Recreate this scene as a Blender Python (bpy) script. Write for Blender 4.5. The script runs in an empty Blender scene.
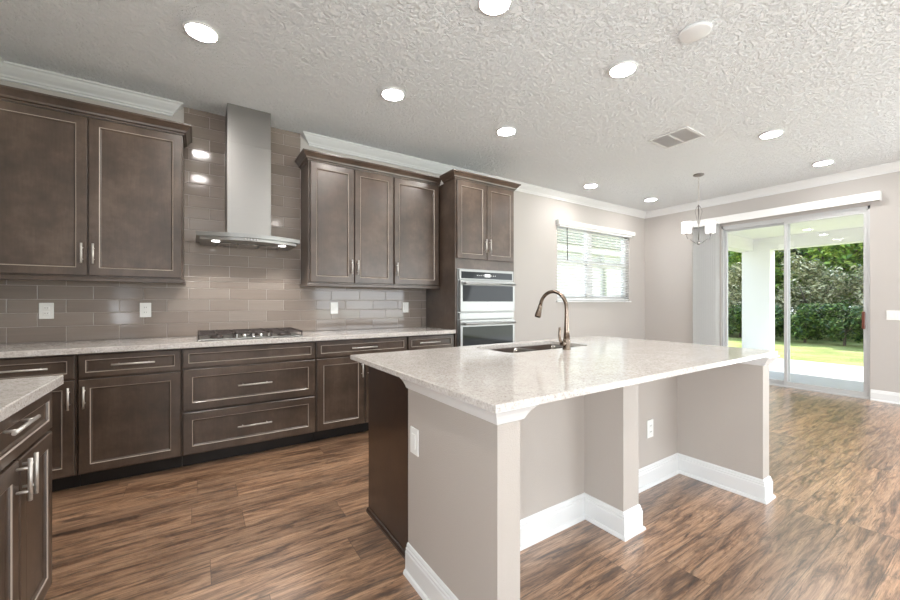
import bpy, bmesh, math, random
from mathutils import Vector, Matrix, Euler
R = math.radians
scn = bpy.context.scene
COL = scn.collection
W = 3.98          # wall behind the cabinets (y)
XR = 7.0          # wall with the sliding door (x)
XL = -1.2         # left wall (x)
YB = -4.0         # rear wall (y)
CE = 2.885        # ceiling height

# ------------------------------------------------------------------ camera
cd = bpy.data.cameras.new('camera'); cam = bpy.data.objects.new('camera', cd); COL.objects.link(cam)
cam.location = (0, 0, 1.22)
cam.rotation_euler = (R(90), 0, -math.atan2(0.5504, 0.8349))
cd.sensor_width = 36; cd.lens = 36 * 382.6 / 900
cd.shift_y = 2 / 900
cd.clip_start = 0.02; cd.clip_end = 300
scn.camera = cam

# ------------------------------------------------------------------ light and exposure
scn.view_settings.view_transform = 'Standard'
scn.view_settings.look = 'None'
scn.view_settings.gamma = 1
scn.view_settings.use_curve_mapping = False
scn.view_settings.exposure = 0.05
LAMP = 150.0       # ceiling disc lights
DAYLIGHT_FILL_W = 300.0  # area lights added at unseen openings behind the camera as daylight fill
SKY = 3.4
SUN = 11.0
wd = bpy.data.worlds.new('sky'); scn.world = wd; wd.use_nodes = True
nt = wd.node_tree; bg = nt.nodes['Background']
tc = nt.nodes.new('ShaderNodeTexCoord'); sx = nt.nodes.new('ShaderNodeSeparateXYZ')
rp = nt.nodes.new('ShaderNodeValToRGB')
rp.color_ramp.elements[0].position = 0.45; rp.color_ramp.elements[0].color = (0.80, 0.84, 0.86, 1)
rp.color_ramp.elements[1].position = 0.9; rp.color_ramp.elements[1].color = (0.45, 0.62, 0.9, 1)
mp = nt.nodes.new('ShaderNodeMath'); mp.operation = 'MULTIPLY_ADD'; mp.inputs[1].default_value = .5; mp.inputs[2].default_value = .5
nt.links.new(tc.outputs['Generated'], sx.inputs[0]); nt.links.new(sx.outputs['Z'], mp.inputs[0])
nt.links.new(mp.outputs[0], rp.inputs[0]); nt.links.new(rp.outputs[0], bg.inputs['Color'])
bg.inputs['Strength'].default_value = SKY
sl = bpy.data.lights.new('sun', 'SUN'); sl.energy = SUN; sl.angle = R(.6); sl.color = (1, .96, .9)
so = bpy.data.objects.new('sun', sl); COL.objects.link(so)
so.rotation_euler = Vector((1, -.6, 1.15)).to_track_quat('Z', 'Y').to_euler()
for nm, sx_, loc_, rot_, en in (('rear_daylight_fill', 3.5, (4.8, YB - .25, 1.15), (R(118), 0, 0), DAYLIGHT_FILL_W * .45),
                        ('side_daylight_fill', 3.3, (XR + .40, -2.0, 1.15), (R(112), 0, R(90)), DAYLIGHT_FILL_W * .36),
                        ('left_daylight_fill', 2.8, (XL - .30, -2.2, 1.15), (R(116), 0, R(-90)), DAYLIGHT_FILL_W * .60)):  # left light and its opening added to brighten the island end
    al = bpy.data.lights.new(nm, 'AREA'); al.shape = 'RECTANGLE'
    al.size = sx_; al.size_y = 2.1; al.energy = en; al.color = (.90, .955, 1)
    ao = bpy.data.objects.new(nm, al); COL.objects.link(ao)
    ao.location = loc_; ao.rotation_euler = rot_

# ------------------------------------------------------------------ materials
def newmat(name):
    m = bpy.data.materials.new(name); m.use_nodes = True
    return m, m.node_tree, m.node_tree.nodes['Principled BSDF']
def srgb(r, g, b):
    f = lambda c: (c / 255 / 12.92) if c / 255 <= .04045 else ((c / 255 + .055) / 1.055) ** 2.4
    return (f(r), f(g), f(b), 1)
def plain(name, col, rough=.5, metal=0., coat=0., spec=.5, **k):
    m, t, p = newmat(name)
    p.inputs['Base Color'].default_value = srgb(*col); p.inputs['Roughness'].default_value = rough
    p.inputs['Metallic'].default_value = metal; p.inputs['Coat Weight'].default_value = coat
    p.inputs['Specular IOR Level'].default_value = spec
    for a, b in k.items(): p.inputs[a].default_value = b
    return m
def coords(t, scale=(1, 1, 1), kind='Object'):
    c = t.nodes.new('ShaderNodeTexCoord'); mpn = t.nodes.new('ShaderNodeMapping')
    mpn.inputs['Scale'].default_value = scale; t.links.new(c.outputs[kind], mpn.inputs[0]); return mpn.outputs[0]
def noise(t, vec, scale, detail=4, rough=.55, dist=0):
    n = t.nodes.new('ShaderNodeTexNoise'); n.inputs['Scale'].default_value = scale
    n.inputs['Detail'].default_value = detail; n.inputs['Roughness'].default_value = rough
    n.inputs['Distortion'].default_value = dist
    t.links.new(vec, n.inputs['Vector']); return n.outputs['Fac']
def ramp(t, fac, stops):
    r = t.nodes.new('ShaderNodeValToRGB'); e = r.color_ramp.elements
    while len(e) < len(stops): e.new(.5)
    for q, (p_, c) in zip(e, stops): q.position = p_; q.color = c if len(c) == 4 else srgb(*c)
    t.links.new(fac, r.inputs[0]); return r.outputs[0]
def mix(t, a, b, fac, mode='MIX'):
    m = t.nodes.new('ShaderNodeMix'); m.data_type = 'RGBA'; m.blend_type = mode
    for s, v in ((m.inputs[6], a), (m.inputs[7], b), (m.inputs[0], fac)):
        if hasattr(v, 'is_output'): t.links.new(v, s)
        else: s.default_value = v
    return m.outputs[2]
def bump(t, p, h, strength, dist=.01):
    b = t.nodes.new('ShaderNodeBump'); b.inputs['Strength'].default_value = strength
    b.inputs['Distance'].default_value = dist; t.links.new(h, b.inputs['Height']); t.links.new(b.outputs[0], p.inputs['Normal'])
def math_(t, op, a, b=None):
    n = t.nodes.new('ShaderNodeMath'); n.operation = op
    for i, v in enumerate((a, b)):
        if v is None: continue
        if hasattr(v, 'is_output'): t.links.new(v, n.inputs[i])
        else: n.inputs[i].default_value = v
    return n.outputs[0]

def wall_paint(name, col, scale=160, s=.25):
    m, t, p = newmat(name); v = coords(t)
    p.inputs['Base Color'].default_value = srgb(*col); p.inputs['Roughness'].default_value = .55
    bump(t, p, noise(t, v, scale, 3), s, .004); return m
M = {}
M['wall'] = wall_paint('greige_paint', (189, 184, 179))
M['island_wall'] = wall_paint('island_paint', (184, 176, 168), 220, .35)
M['white'] = plain('white_trim_paint', (228, 229, 228), .3)
M['plastic'] = plain('white_plastic', (240, 240, 236), .25)
M['socket'] = plain('socket_slots', (90, 88, 85), .5)
def ceiling_mat():
    m, t, p = newmat('knockdown_ceiling'); v = coords(t)
    a = noise(t, v, 38, 4, .6, .3)
    h = ramp(t, a, [(.40, (0, 0, 0, 1)), (.58, (1, 1, 1, 1))])
    p.inputs['Base Color'].default_value = srgb(246, 249, 250)
    p.inputs['Roughness'].default_value = .9; p.inputs['Specular IOR Level'].default_value = .2
    bump(t, p, h, .8, .016); return m
M['ceiling'] = ceiling_mat()
def cabinet_mat(name, c1, c2, c3, rough=.33):
    m, t, p = newmat(name); v = coords(t)
    n1 = noise(t, v, 3.5, 7, .65); n2 = noise(t, coords(t, (60, 60, 5)), 1.5, 4, .6)
    c = ramp(t, n1, [(.3, c1), (.5, c2), (.72, c3)])
    g = ramp(t, n2, [(.35, (.72, .72, .72, 1)), (.65, (1.1, 1.1, 1.1, 1))])
    t.links.new(mix(t, c, g, .35, 'MULTIPLY'), p.inputs['Base Color'])
    p.inputs['Roughness'].default_value = rough; p.inputs['Coat Weight'].default_value = .4
    p.inputs['Coat Roughness'].default_value = .25
    return m
M['cab'] = cabinet_mat('stained_cabinet_wood', (60, 49, 41), (78, 64, 54), (102, 86, 74))
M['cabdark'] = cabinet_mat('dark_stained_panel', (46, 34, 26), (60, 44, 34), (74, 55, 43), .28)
M['bead'] = plain('pale_bead', (176, 164, 153), .35, coat=.2)  # bead ring paler than the door wood around it
M['kick'] = plain('toe_kick_black', (30, 25, 22), .5)
M['steel'] = plain('brushed_steel', (150, 150, 148), .34, .9)
M['nickel'] = plain('satin_nickel', (214, 210, 204), .38, .65)
M['bronze'] = plain('warm_brushed_nickel', (138, 124, 112), .27, 1.)
M['sink'] = plain('sink_steel', (175, 172, 168), .22, 1.)
M['blackglass'] = plain('black_oven_glass', (38, 40, 40), .05, 0, spec=.18)
M['iron'] = plain('cast_iron', (64, 54, 50), .45)
M['chrome'] = plain('chrome', (225, 225, 225), .12, 1.)
M['lampmetal'] = plain('brushed_lamp_metal', (150, 146, 142), .3, 1.)
M['alu'] = plain('grey_aluminium', (200, 201, 201), .4, .3)
M['brownhandle'] = plain('brown_handle', (100, 52, 38), .4)
M['dark'] = plain('dark_gap', (45, 44, 44), .6)
def steel_hood():
    m, t, p = newmat('hood_steel'); v = coords(t, (2, 2, 220))
    p.inputs['Metallic'].default_value = 1; p.inputs['Base Color'].default_value = srgb(158, 156, 153)
    n = noise(t, v, 1, 2)
    t.links.new(ramp(t, n, [(.3, (.28, .28, .28, 1)), (.7, (.40, .40, .40, 1))]), p.inputs['Roughness'])
    return m
M['hood'] = steel_hood()
def stone():
    m, t, p = newmat('speckled_quartz'); v = coords(t)
    a = noise(t, v, 100, 5, .7, .3); b = noise(t, v, 190, 3, .6); c = noise(t, v, 9, 4, .6)
    base = ramp(t, a, [(.33, (168, 158, 150)), (.44, (202, 196, 190)), (.56, (214, 209, 204)), (.72, (228, 226, 223))])
    sp = ramp(t, b, [(.32, (0, 0, 0, 1)), (.38, (1, 1, 1, 1))])
    base = mix(t, (.28, .235, .2, 1), base, sp)
    cl = ramp(t, c, [(.35, (.90, .885, .87, 1)), (.65, (1, 1, 1, 1))])
    t.links.new(mix(t, base, cl, .8, 'MULTIPLY'), p.inputs['Base Color'])
    p.inputs['Roughness'].default_value = .09; p.inputs['Specular IOR Level'].default_value = .55
    return m
M['stone'] = stone()
def floor_mat():
    m, t, p = newmat('distressed_wood_planks')
    v = coords(t, (1, 1, 1)); sep = t.nodes.new('ShaderNodeSeparateXYZ'); t.links.new(v, sep.inputs[0])
    PW, PL = .198, 1.24
    row = math_(t, 'FLOOR', math_(t, 'DIVIDE', math_(t, 'SUBTRACT', sep.outputs['Y'], .956 - 10 * PW), PW))
    fy = math_(t, 'FRACT', math_(t, 'DIVIDE', math_(t, 'SUBTRACT', sep.outputs['Y'], .956 - 10 * PW), PW))
    wn = t.nodes.new('ShaderNodeTexWhiteNoise'); wn.noise_dimensions = '1D'; t.links.new(row, wn.inputs['W'])
    xs = math_(t, 'ADD', math_(t, 'DIVIDE', sep.outputs['X'], PL), wn.outputs['Value'])
    colm = math_(t, 'FLOOR', xs); fx = math_(t, 'FRACT', xs)
    pid = math_(t, 'ADD', math_(t, 'MULTIPLY', row, 17.3), math_(t, 'MULTIPLY', colm, 5.77))
    w2 = t.nodes.new('ShaderNodeTexWhiteNoise'); w2.noise_dimensions = '1D'; t.links.new(pid, w2.inputs['W'])
    # per-plank shifted coordinates, stretched along the plank
    cv = t.nodes.new('ShaderNodeCombineXYZ')
    t.links.new(math_(t, 'ADD', math_(t, 'MULTIPLY', sep.outputs['X'], 1.0), math_(t, 'MULTIPLY', w2.outputs['Value'], 37)), cv.inputs[0])
    t.links.new(math_(t, 'MULTIPLY', sep.outputs['Y'], 8.5), cv.inputs[1]); t.links.new(math_(t, 'MULTIPLY', w2.outputs['Value'], 91), cv.inputs[2])
    n1 = noise(t, cv.outputs[0], 2.3, 10, .74, .9)
    cv2 = t.nodes.new('ShaderNodeCombineXYZ')
    t.links.new(math_(t, 'MULTIPLY', cv.outputs[0], 1), cv2.inputs[0]) if False else None
    sep2 = t.nodes.new('ShaderNodeSeparateXYZ'); t.links.new(cv.outputs[0], sep2.inputs[0])
    t.links.new(math_(t, 'MULTIPLY', sep2.outputs['X'], 3), cv2.inputs[0]); t.links.new(math_(t, 'MULTIPLY', sep2.outputs['Y'], 9), cv2.inputs[1]); t.links.new(sep2.outputs['Z'], cv2.inputs[2])
    n2 = noise(t, cv2.outputs[0], 2.2, 5, .6, .3)
    n3 = noise(t, cv.outputs[0], 1.3, 4, .65, 2.2)      # dark weathered patches
    c = ramp(t, n1, [(.34, (70, 51, 39)), (.43, (136, 103, 78)), (.51, (182, 144, 112)), (.66, (214, 178, 145))])
    g = ramp(t, n2, [(.32, (.52, .50, .49, 1)), (.55, (1.0, 1.0, 1.0, 1)), (.7, (1.18, 1.16, 1.14, 1))])
    c = mix(t, c, g, .85, 'MULTIPLY')
    pt = ramp(t, n3, [(.53, (0, 0, 0, 1)), (.66, (1, 1, 1, 1))])
    c = mix(t, c, srgb(56, 47, 43), math_(t, 'MULTIPLY', pt, .7))
    cv4 = t.nodes.new('ShaderNodeCombineXYZ')
    t.links.new(math_(t, 'MULTIPLY', sep2.outputs['X'], 1.6), cv4.inputs[0]); t.links.new(math_(t, 'MULTIPLY', sep2.outputs['Y'], 4.2), cv4.inputs[1]); t.links.new(sep2.outputs['Z'], cv4.inputs[2])
    n4 = noise(t, cv4.outputs[0], 2.2, 9, .78, 1.4)
    st = ramp(t, n4, [(.40, (1, 1, 1, 1)), (.44, (0, 0, 0, 1))])
    c = mix(t, c, srgb(44, 33, 27), math_(t, 'MULTIPLY', st, .82))
    tone = ramp(t, w2.outputs['Value'], [(0, (.72, .70, .70, 1)), (1, (1.12, 1.08, 1.05, 1))])
    c = mix(t, c, tone, 1, 'MULTIPLY')
    ey = math_(t, 'MINIMUM', fy, math_(t, 'SUBTRACT', 1, fy)); ex = math_(t, 'MINIMUM', fx, math_(t, 'SUBTRACT', 1, fx))
    gy = math_(t, 'LESS_THAN', ey, .009); gx = math_(t, 'LESS_THAN', ex, .0012)
    gap = math_(t, 'MAXIMUM', gy, gx)
    c = mix(t, c, srgb(52, 42, 36), math_(t, 'MULTIPLY', gap, .6))
    t.links.new(c, p.inputs['Base Color'])
    t.links.new(ramp(t, n1, [(.3, (.36, .36, .36, 1)), (.7, (.26, .26, .26, 1))]), p.inputs['Roughness'])
    h = math_(t, 'SUBTRACT', math_(t, 'MULTIPLY', n2, .25), gap)
    bump(t, p, h, .22, .003)
    p.inputs['Specular IOR Level'].default_value = .8
    p.inputs['Coat Weight'].default_value = .7; p.inputs['Coat Roughness'].default_value = .3; p.inputs['Coat IOR'].default_value = 1.75
    return m
M['floor'] = floor_mat()
def tile_mat():
    m, t, p = newmat('glazed_taupe_tile')
    at = t.nodes.new('ShaderNodeAttribute'); at.attribute_name = 'tone'
    v = coords(t, (3, 3, 60)); n = noise(t, v, 1, 3)
    c = ramp(t, at.outputs['Fac'], [(0, (134, 122, 113)), (1, (147, 136, 127))])
    g = ramp(t, n, [(.3, (.93, .93, .93, 1)), (.7, (1.04, 1.04, 1.04, 1))])
    t.links.new(mix(t, c, g, 1, 'MULTIPLY'), p.inputs['Base Color'])
    p.inputs['Roughness'].default_value = .09; p.inputs['Specular IOR Level'].default_value = .4
    return m
M['tile'] = tile_mat(); M['grout'] = plain('tile_grout', (190, 180, 171), .7)
def emit(name, col, s):
    m, t, p = newmat(name); p.inputs['Base Color'].default_value = (.9, .9, .9, 1)
    p.inputs['Emission Color'].default_value = col; p.inputs['Emission Strength'].default_value = s; return m
M['lens'] = emit('lit_lamp_lens', (1, .965, .93, 1), LAMP)
M['hoodlens'] = emit('lit_hood_lens', (1, .97, .93, 1), 8)
M['shade'] = emit('lit_frosted_shade', (1, .97, .94, 1), 1.5)
M['display'] = emit('oven_display', (.8, .9, .95, 1), .25)
def glass():
    m = bpy.data.materials.new('clear_glass'); m.use_nodes = True; t = m.node_tree; t.nodes.clear()
    o = t.nodes.new('ShaderNodeOutputMaterial'); mx = t.nodes.new('ShaderNodeMixShader'); f = t.nodes.new('ShaderNodeLayerWeight')
    a = t.nodes.new('ShaderNodeBsdfTransparent'); g = t.nodes.new('ShaderNodeBsdfGlossy'); g.inputs['Roughness'].default_value = .01
    a.inputs[0].default_value = (.97, .975, .975, 1); f.inputs[0].default_value = .5
    t.links.new(math_(t, 'ADD', .03, math_(t, 'MULTIPLY', .9, math_(t, 'POWER', f.outputs['Facing'], 4.5))), mx.inputs[0]); t.links.new(a.outputs[0], mx.inputs[1]); t.links.new(g.outputs[0], mx.inputs[2]); t.links.new(mx.outputs[0], o.inputs[0])
    return m
M['glass'] = glass()
def slat_mat():
    m, t, p = newmat('white_vinyl_slat'); p.inputs['Base Color'].default_value = srgb(238, 238, 236); p.inputs['Roughness'].default_value = .35
    p.inputs['Transmission Weight'].default_value = 0; return m
M['slat'] = slat_mat()
M['concrete'] = plain('patio_concrete', (190, 190, 190), .8)
M['stucco'] = wall_paint('outdoor_stucco', (226, 224, 220), 60, .5)
def grass():
    m, t, p = newmat('lawn_grass'); v = coords(t); a = noise(t, v, 1.2, 6, .7); b = noise(t, v, 30, 5, .8)
    c = ramp(t, a, [(.3, (118, 132, 62)), (.5, (150, 158, 84)), (.7, (184, 182, 118))])
    g = ramp(t, b, [(.35, (.6, .62, .55, 1)), (.65, (1.15, 1.15, 1.1, 1))])
    t.links.new(mix(t, c, g, .8, 'MULTIPLY'), p.inputs['Base Color']); p.inputs['Roughness'].default_value = .9
    bump(t, p, b, 1, .03); return m
M['grass'] = grass()
def leaf(name, c1, c2, c3):
    m, t, p = newmat(name); g = t.nodes.new('ShaderNodeNewGeometry')
    t.links.new(ramp(t, g.outputs['Random Per Island'], [(0, c1), (.55, c2), (1, c3)]), p.inputs['Base Color'])
    p.inputs['Roughness'].default_value = .45; p.inputs['Subsurface Weight'].default_value = 0
    return m
M['leaf1'] = leaf('deep_green_leaves', (40, 62, 34), (74, 104, 50), (134, 160, 78))
M['leaf2'] = leaf('bright_green_leaves', (70, 105, 38), (128, 162, 60), (190, 205, 96))
M['leaf3'] = leaf('grey_green_leaves', (84, 98, 62), (160, 160, 112), (232, 224, 190))
M['bark'] = plain('tree_bark', (96, 84, 76), .9)
def siding():
    m, t, p = newmat('white_lap_siding'); v = coords(t); s = t.nodes.new('ShaderNodeSeparateXYZ'); t.links.new(v, s.inputs[0])
    f = math_(t, 'FRACT', math_(t, 'MULTIPLY', s.outputs['Z'], 7)); bump(t, p, f, 1, .02)
    p.inputs['Base Color'].default_value = srgb(225, 225, 225); p.inputs['Roughness'].default_value = .6; return m
M['siding'] = siding()
M['roof'] = plain('grey_green_roof', (84, 90, 72), .85)

# ------------------------------------------------------------------ mesh helpers
def box(bm, x0, x1, y0, y1, z0, z1, bev=0., mat=0, seg=1):
    r = bmesh.ops.create_cube(bm, size=1)
    for v in r['verts']:
        v.co = Vector(((x0 + x1) / 2 + v.co.x * (x1 - x0), (y0 + y1) / 2 + v.co.y * (y1 - y0), (z0 + z1) / 2 + v.co.z * (z1 - z0)))
    fs = {f for v in r['verts'] for f in v.link_faces}
    for f in fs: f.material_index = mat
    if bev:
        es = {e for f in fs for e in f.edges}
        o = bmesh.ops.bevel(bm, geom=list(es), offset=bev, segments=seg, affect='EDGES', profile=.5)
        for f in o['faces']: f.material_index = mat
def cyl(bm, c, r, h, axis='Z', r2=None, seg=24, mat=0, cap=True):
    m = Matrix.Translation(Vector(c))
    if axis == 'X': m = m @ Matrix.Rotation(R(90), 4, 'Y')
    if axis == 'Y': m = m @ Matrix.Rotation(R(90), 4, 'X')
    o = bmesh.ops.create_cone(bm, cap_ends=cap, segments=seg, radius1=r, radius2=r if r2 is None else r2, depth=h, matrix=m)
    for f in {f for v in o['verts'] for f in v.link_faces}:
        f.material_index = mat; f.smooth = len(f.verts) == 4 and seg > 8
def lathe(bm, prof, c=(0, 0, 0), seg=32, mat=0):
    rings = []
    for (r, z) in prof:
        rings.append([bm.verts.new((c[0] + r * math.cos(2 * math.pi * k / seg), c[1] + r * math.sin(2 * math.pi * k / seg), c[2] + z)) for k in range(seg)])
    for a, b in zip(rings, rings[1:]):
        for k in range(seg):
            f = bm.faces.new((a[k], a[(k + 1) % seg], b[(k + 1) % seg], b[k])); f.smooth = True; f.material_index = mat
    for rg in (rings[0], rings[-1]):
        f = bm.faces.new(rg); f.material_index = mat
def tube(bm, pts, rad, seg=12, mat=0, cap=True):
    pts = [Vector(p) for p in pts]; n = len(pts)
    rads = rad if isinstance(rad, (list, tuple)) else [rad] * n
    up = Vector((0, 0, 1)); rings = []; prev = None
    for i, p in enumerate(pts):
        d = (pts[min(i + 1, n - 1)] - pts[max(i - 1, 0)]).normalized()
        if prev is None:
            a = d.cross(up if abs(d.z) < .95 else Vector((1, 0, 0))).normalized()
        else:
            a = (prev - d * prev.dot(d)).normalized()
        prev = a; b = d.cross(a)
        rings.append([bm.verts.new(p + (a * math.cos(2 * math.pi * k / seg) + b * math.sin(2 * math.pi * k / seg)) * rads[i]) for k in range(seg)])
    for a, b in zip(rings, rings[1:]):
        for k in range(seg):
            f = bm.faces.new((a[k], a[(k + 1) % seg], b[(k + 1) % seg], b[k])); f.smooth = True; f.material_index = mat
    if cap:
        for rg in (rings[0], rings[-1]): bm.faces.new(rg).material_index = mat
def sweep(bm, prof, path, closed=False, mat=0):
    """profile [(out, z)] carried along a path in plan; out is to the right of travel; corners mitred."""
    P = [Vector((x, y)) for x, y in path]; n = len(P); rows = []
    for i in range(n):
        ds = []
        if i > 0: ds.append((P[i] - P[i - 1]).normalized())
        if i < n - 1: ds.append((P[i + 1] - P[i]).normalized())
        ns = [Vector((d.y, -d.x)) for d in ds]
        nn = ns[0] if len(ns) == 1 else (ns[0] + ns[1]) / (1 + ns[0].dot(ns[1]))
        rows.append([bm.verts.new((P[i].x + nn.x * o, P[i].y + nn.y * o, z)) for o, z in prof])
    m = len(prof)
    for a, b in zip(rows, rows[1:]):
        for k in range(m):
            f = bm.faces.new((a[k], b[k], b[(k + 1) % m], a[(k + 1) % m])); f.material_index = mat
    for r in (rows[0], rows[-1]): bm.faces.new(r).material_index = mat
def prism(bm, pts, z0, z1, mat=0):
    a = [bm.verts.new((x, y, z0)) for x, y in pts]; b = [bm.verts.new((x, y, z1)) for x, y in pts]; n = len(pts)
    bm.faces.new(a); bm.faces.new(b)
    for k in range(n): bm.faces.new((a[k], a[(k + 1) % n], b[(k + 1) % n], b[k]))
    for f in bm.faces: f.material_index = f.material_index
def obj(name, bm, mats, parent=None, loc=None, smooth=False):
    bmesh.ops.recalc_face_normals(bm, faces=bm.faces)
    me = bpy.data.meshes.new(name); bm.to_mesh(me); bm.free()
    for m in (mats if isinstance(mats, (list, tuple)) else [mats]): me.materials.append(M[m])
    o = bpy.data.objects.new(name, me); COL.objects.link(o)
    if parent: o.parent = parent
    if loc: o.location = loc
    return o
def B(): return bmesh.new()
def bxo(name, mats, parent, *a, bev=0., **k):
    bm = B(); box(bm, *a, bev=bev, **k); return obj(name, bm, mats, parent)
def thing(name, label, cat, loc=(0, 0, 0), rz=0, group=None):
    o = bpy.data.objects.new(name, None); COL.objects.link(o); o.location = loc; o.rotation_euler = (0, 0, rz)
    o.empty_display_size = .1
    o['label'] = label; o['category'] = cat
    if group: o['group'] = group
    return o
def tag(o, label, cat, group=None):
    o['label'] = label; o['category'] = cat
    if group: o['group'] = group
    return o
def struct(o): o['kind'] = 'structure'; return o
def dup(root, loc, rz=None, label=None):
    r = root.copy(); COL.objects.link(r); r.location = loc
    if rz is not None: r.rotation_euler = (0, 0, rz)
    if label: r['label'] = label
    for ch in list(root.children):
        c = ch.copy(); COL.objects.link(c); c.parent = r
        for g in list(ch.children):
            d = g.copy(); COL.objects.link(d); d.parent = c
    return r

# ------------------------------------------------------------------ room shell
struct(bxo('floor', 'floor', None, XL - .14, XR + .1, YB - .14, W + .14, -.1, 0))
struct(bxo('ceiling', 'ceiling', None, XL - .14, XR + .14, YB - .14, W + .14, CE, CE + .12))
bm = B(); box(bm, XL - .14, XL, YB, -3.6, 0, CE); box(bm, XL - .14, XL, -.8, W, 0, CE); box(bm, XL - .14, XL, -3.6, -.8, 2.35, CE)
struct(obj('wall_left', bm, 'wall'))
WX0, WX1, WZ0, WZ1 = 4.585, 6.50, 1.238, 2.42
bm = B()
box(bm, XL - .14, WX0, W, W + .14, 0, CE); box(bm, WX1, XR + .14, W, W + .14, 0, CE)
box(bm, WX0, WX1, W, W + .14, 0, WZ0); box(bm, WX0, WX1, W, W + .14, WZ1, CE)
struct(obj('wall_back', bm, 'wall'))
DY0, DY1, DZ = 1.10, 2.73, 2.43
bm = B()
box(bm, XR, XR + .14, YB, -3.7, 0, CE); box(bm, XR, XR + .14, -.3, DY0, 0, CE); box(bm, XR, XR + .14, -3.7, -.3, 2.35, CE); box(bm, XR, XR + .14, DY1, W, 0, CE); box(bm, XR, XR + .14, DY0, DY1, DZ, CE)
struct(obj('wall_right', bm, 'wall'))
bm = B()
for a, b in ((XL - .14, 3.0), (6.6, XR + .14)): box(bm, a, b, YB - .14, YB, 0, CE)
box(bm, 3.0, 6.6, YB - .14, YB, 2.35, CE)
struct(obj('wall_rear', bm, 'wall'))

CR = [(0, CE), (.085, CE), (.085, CE - .010), (.074, CE - .016), (.066, CE - .030), (.046, CE - .052), (.026, CE - .070), (.020, CE - .082), (.012, CE - .088), (.012, CE - .100), (0, CE - .104)]
bm = B(); sweep(bm, CR, [(XL, YB), (XL, W), (-.190, W), (-.190, W + .09)]); struct(obj('trim_1', bm, 'white'))
bm = B(); sweep(bm, CR, [(.940, W + .09), (.940, W), (XR, W), (XR, YB)]); struct(obj('trim_2', bm, 'white'))
BBP = [(0, 0), (.026, 0), (.026, .006), (.022, .016), (.015, .020), (.015, .098), (.012, .103), (.012, .112), (.008, .116), (.008, .124), (.004, .132), (0, .134)]
bm = B(); sweep(bm, BBP, [(3.13, W), (XR, W), (XR, DY1 + .005)]); struct(obj('baseboard_back', bm, 'white'))
bm = B(); sweep(bm, BBP, [(XR, DY0 - .005), (XR, -.3)]); struct(obj('baseboard_right', bm, 'white'))
bm = B(); sweep(bm, BBP, [(XL, -.8), (XL, 1.33)]); struct(obj('baseboard_left', bm, 'white'))

# tiled backsplash: grout bed with individually bevelled tiles in one surface
rnd = random.Random(4)
bm = B(); lay = bm.verts.layers.float.new('tone')
regions = [(XL, 2.28, .926, 1.40), (-.10, .85, 1.40, CE)]
for (a, b, c, d) in regions: box(bm, a, b, W - .006, W, c, d, mat=1)
def tile(x0, x1, z0, z1):
    g = .0019; x0 += g; x1 -= g; z0 += g; z1 -= g
    if x1 - x0 < .01 or z1 - z0 < .008: return
    tn = rnd.random(); tx = rnd.gauss(0, .0012); tz = rnd.gauss(0, .0022); y = W - .010; e = .0022
    cx, cz = (x0 + x1) / 2, (z0 + z1) / 2
    f = lambda x, z, dy: (x, y + dy + (x - cx) * tx * 2 + (z - cz) * tz * 3, z)
    o = [bm.verts.new(f(x, z, .006)) for x, z in ((x0, z0), (x1, z0), (x1, z1), (x0, z1))]
    m_ = [bm.verts.new(f(x, z, .0010)) for x, z in ((x0, z0), (x1, z0), (x1, z1), (x0, z1))]
    i = [bm.verts.new(f(x, z, 0)) for x, z in ((x0 + e, z0 + e), (x1 - e, z0 + e), (x1 - e, z1 - e), (x0 + e, z1 - e))]
    for v in o + m_ + i: v[lay] = tn
    bm.faces.new(i)
    for p_, q in ((o, m_), (m_, i)):
        for k in range(4): bm.faces.new((p_[k], p_[(k + 1) % 4], q[(k + 1) % 4], q[k]))
for k in range(-1, 22):
    z0 = .94 + .1 * k; z1 = z0 + .1
    if k == -1: continue
    if k == 0: z0 = .926
    off = -.972 if k % 2 == 1 else -.821
    for (a, b, c, d) in regions:
        if z1 <= c or z0 >= d: continue
        zz0, zz1 = max(z0, c), min(z1, d)
        x = off - .303 * 3
        while x < b:
            xa, xb = max(x, a), min(x + .303, b)
            if xb > xa: tile(xa, xb, zz0, zz1)
            x += .303
struct(obj('trim_3', bm, ['tile', 'grout']))

# ------------------------------------------------------------------ window with horizontal blind
w = struct(thing('window_1', '', ''))
for k in ('label', 'category'): del w[k]
YF = W + .075
bm = B(); 
box(bm, WX0, WX1, YF, YF + .06, WZ0, WZ0 + .05); box(bm, WX0, WX1, YF, YF + .06, WZ1 - .05, WZ1)
box(bm, WX0, WX0 + .05, YF, YF + .06, WZ0, WZ1); box(bm, WX1 - .05, WX1, YF, YF + .06, WZ0, WZ1)
obj('window_frame', bm, 'white', w)
bxo('mullion', 'white', w, 5.40, 5.52, YF - .005, YF + .062, WZ0 + .05, WZ1 - .05)
for a, b in ((WX0 + .05, 5.40), (5.52, WX1 - .05)):
    bm = B(); zc = 1.855
    box(bm, a, b, YF + .005, YF + .045, zc - .03, zc + .03); box(bm, a, b, YF + .005, YF + .04, WZ0 + .05, WZ0 + .09)
    box(bm, a, a + .035, YF + .005, YF + .04, WZ0 + .05, zc); box(bm, b - .035, b, YF + .005, YF + .04, WZ0 + .05, zc)
    obj('sash', bm, 'white', w)
    bxo('pane', 'glass', w, a, b, YF + .028, YF + .032, WZ0 + .05, WZ1 - .05)
bxo('window_sill', 'white', w, WX0 - .03, WX1 + .01, W - .035, W + .075, WZ0 - .022, WZ0, bev=.003)
bl = thing('window_blind', 'white horizontal slat blind with valance, hung open in the window beside the ovens', 'blind', (0, 0, 0))
bm = B(); box(bm, WX0 - .035, WX1 + .075, W - .07, W - .055, 2.405, 2.472, bev=.003); box(bm, WX0 - .035, WX0 - .02, W - .055, W - .002, 2.395, 2.475); box(bm, WX1 + .06, WX1 + .075, W - .055, W - .002, 2.405, 2.472)
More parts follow.
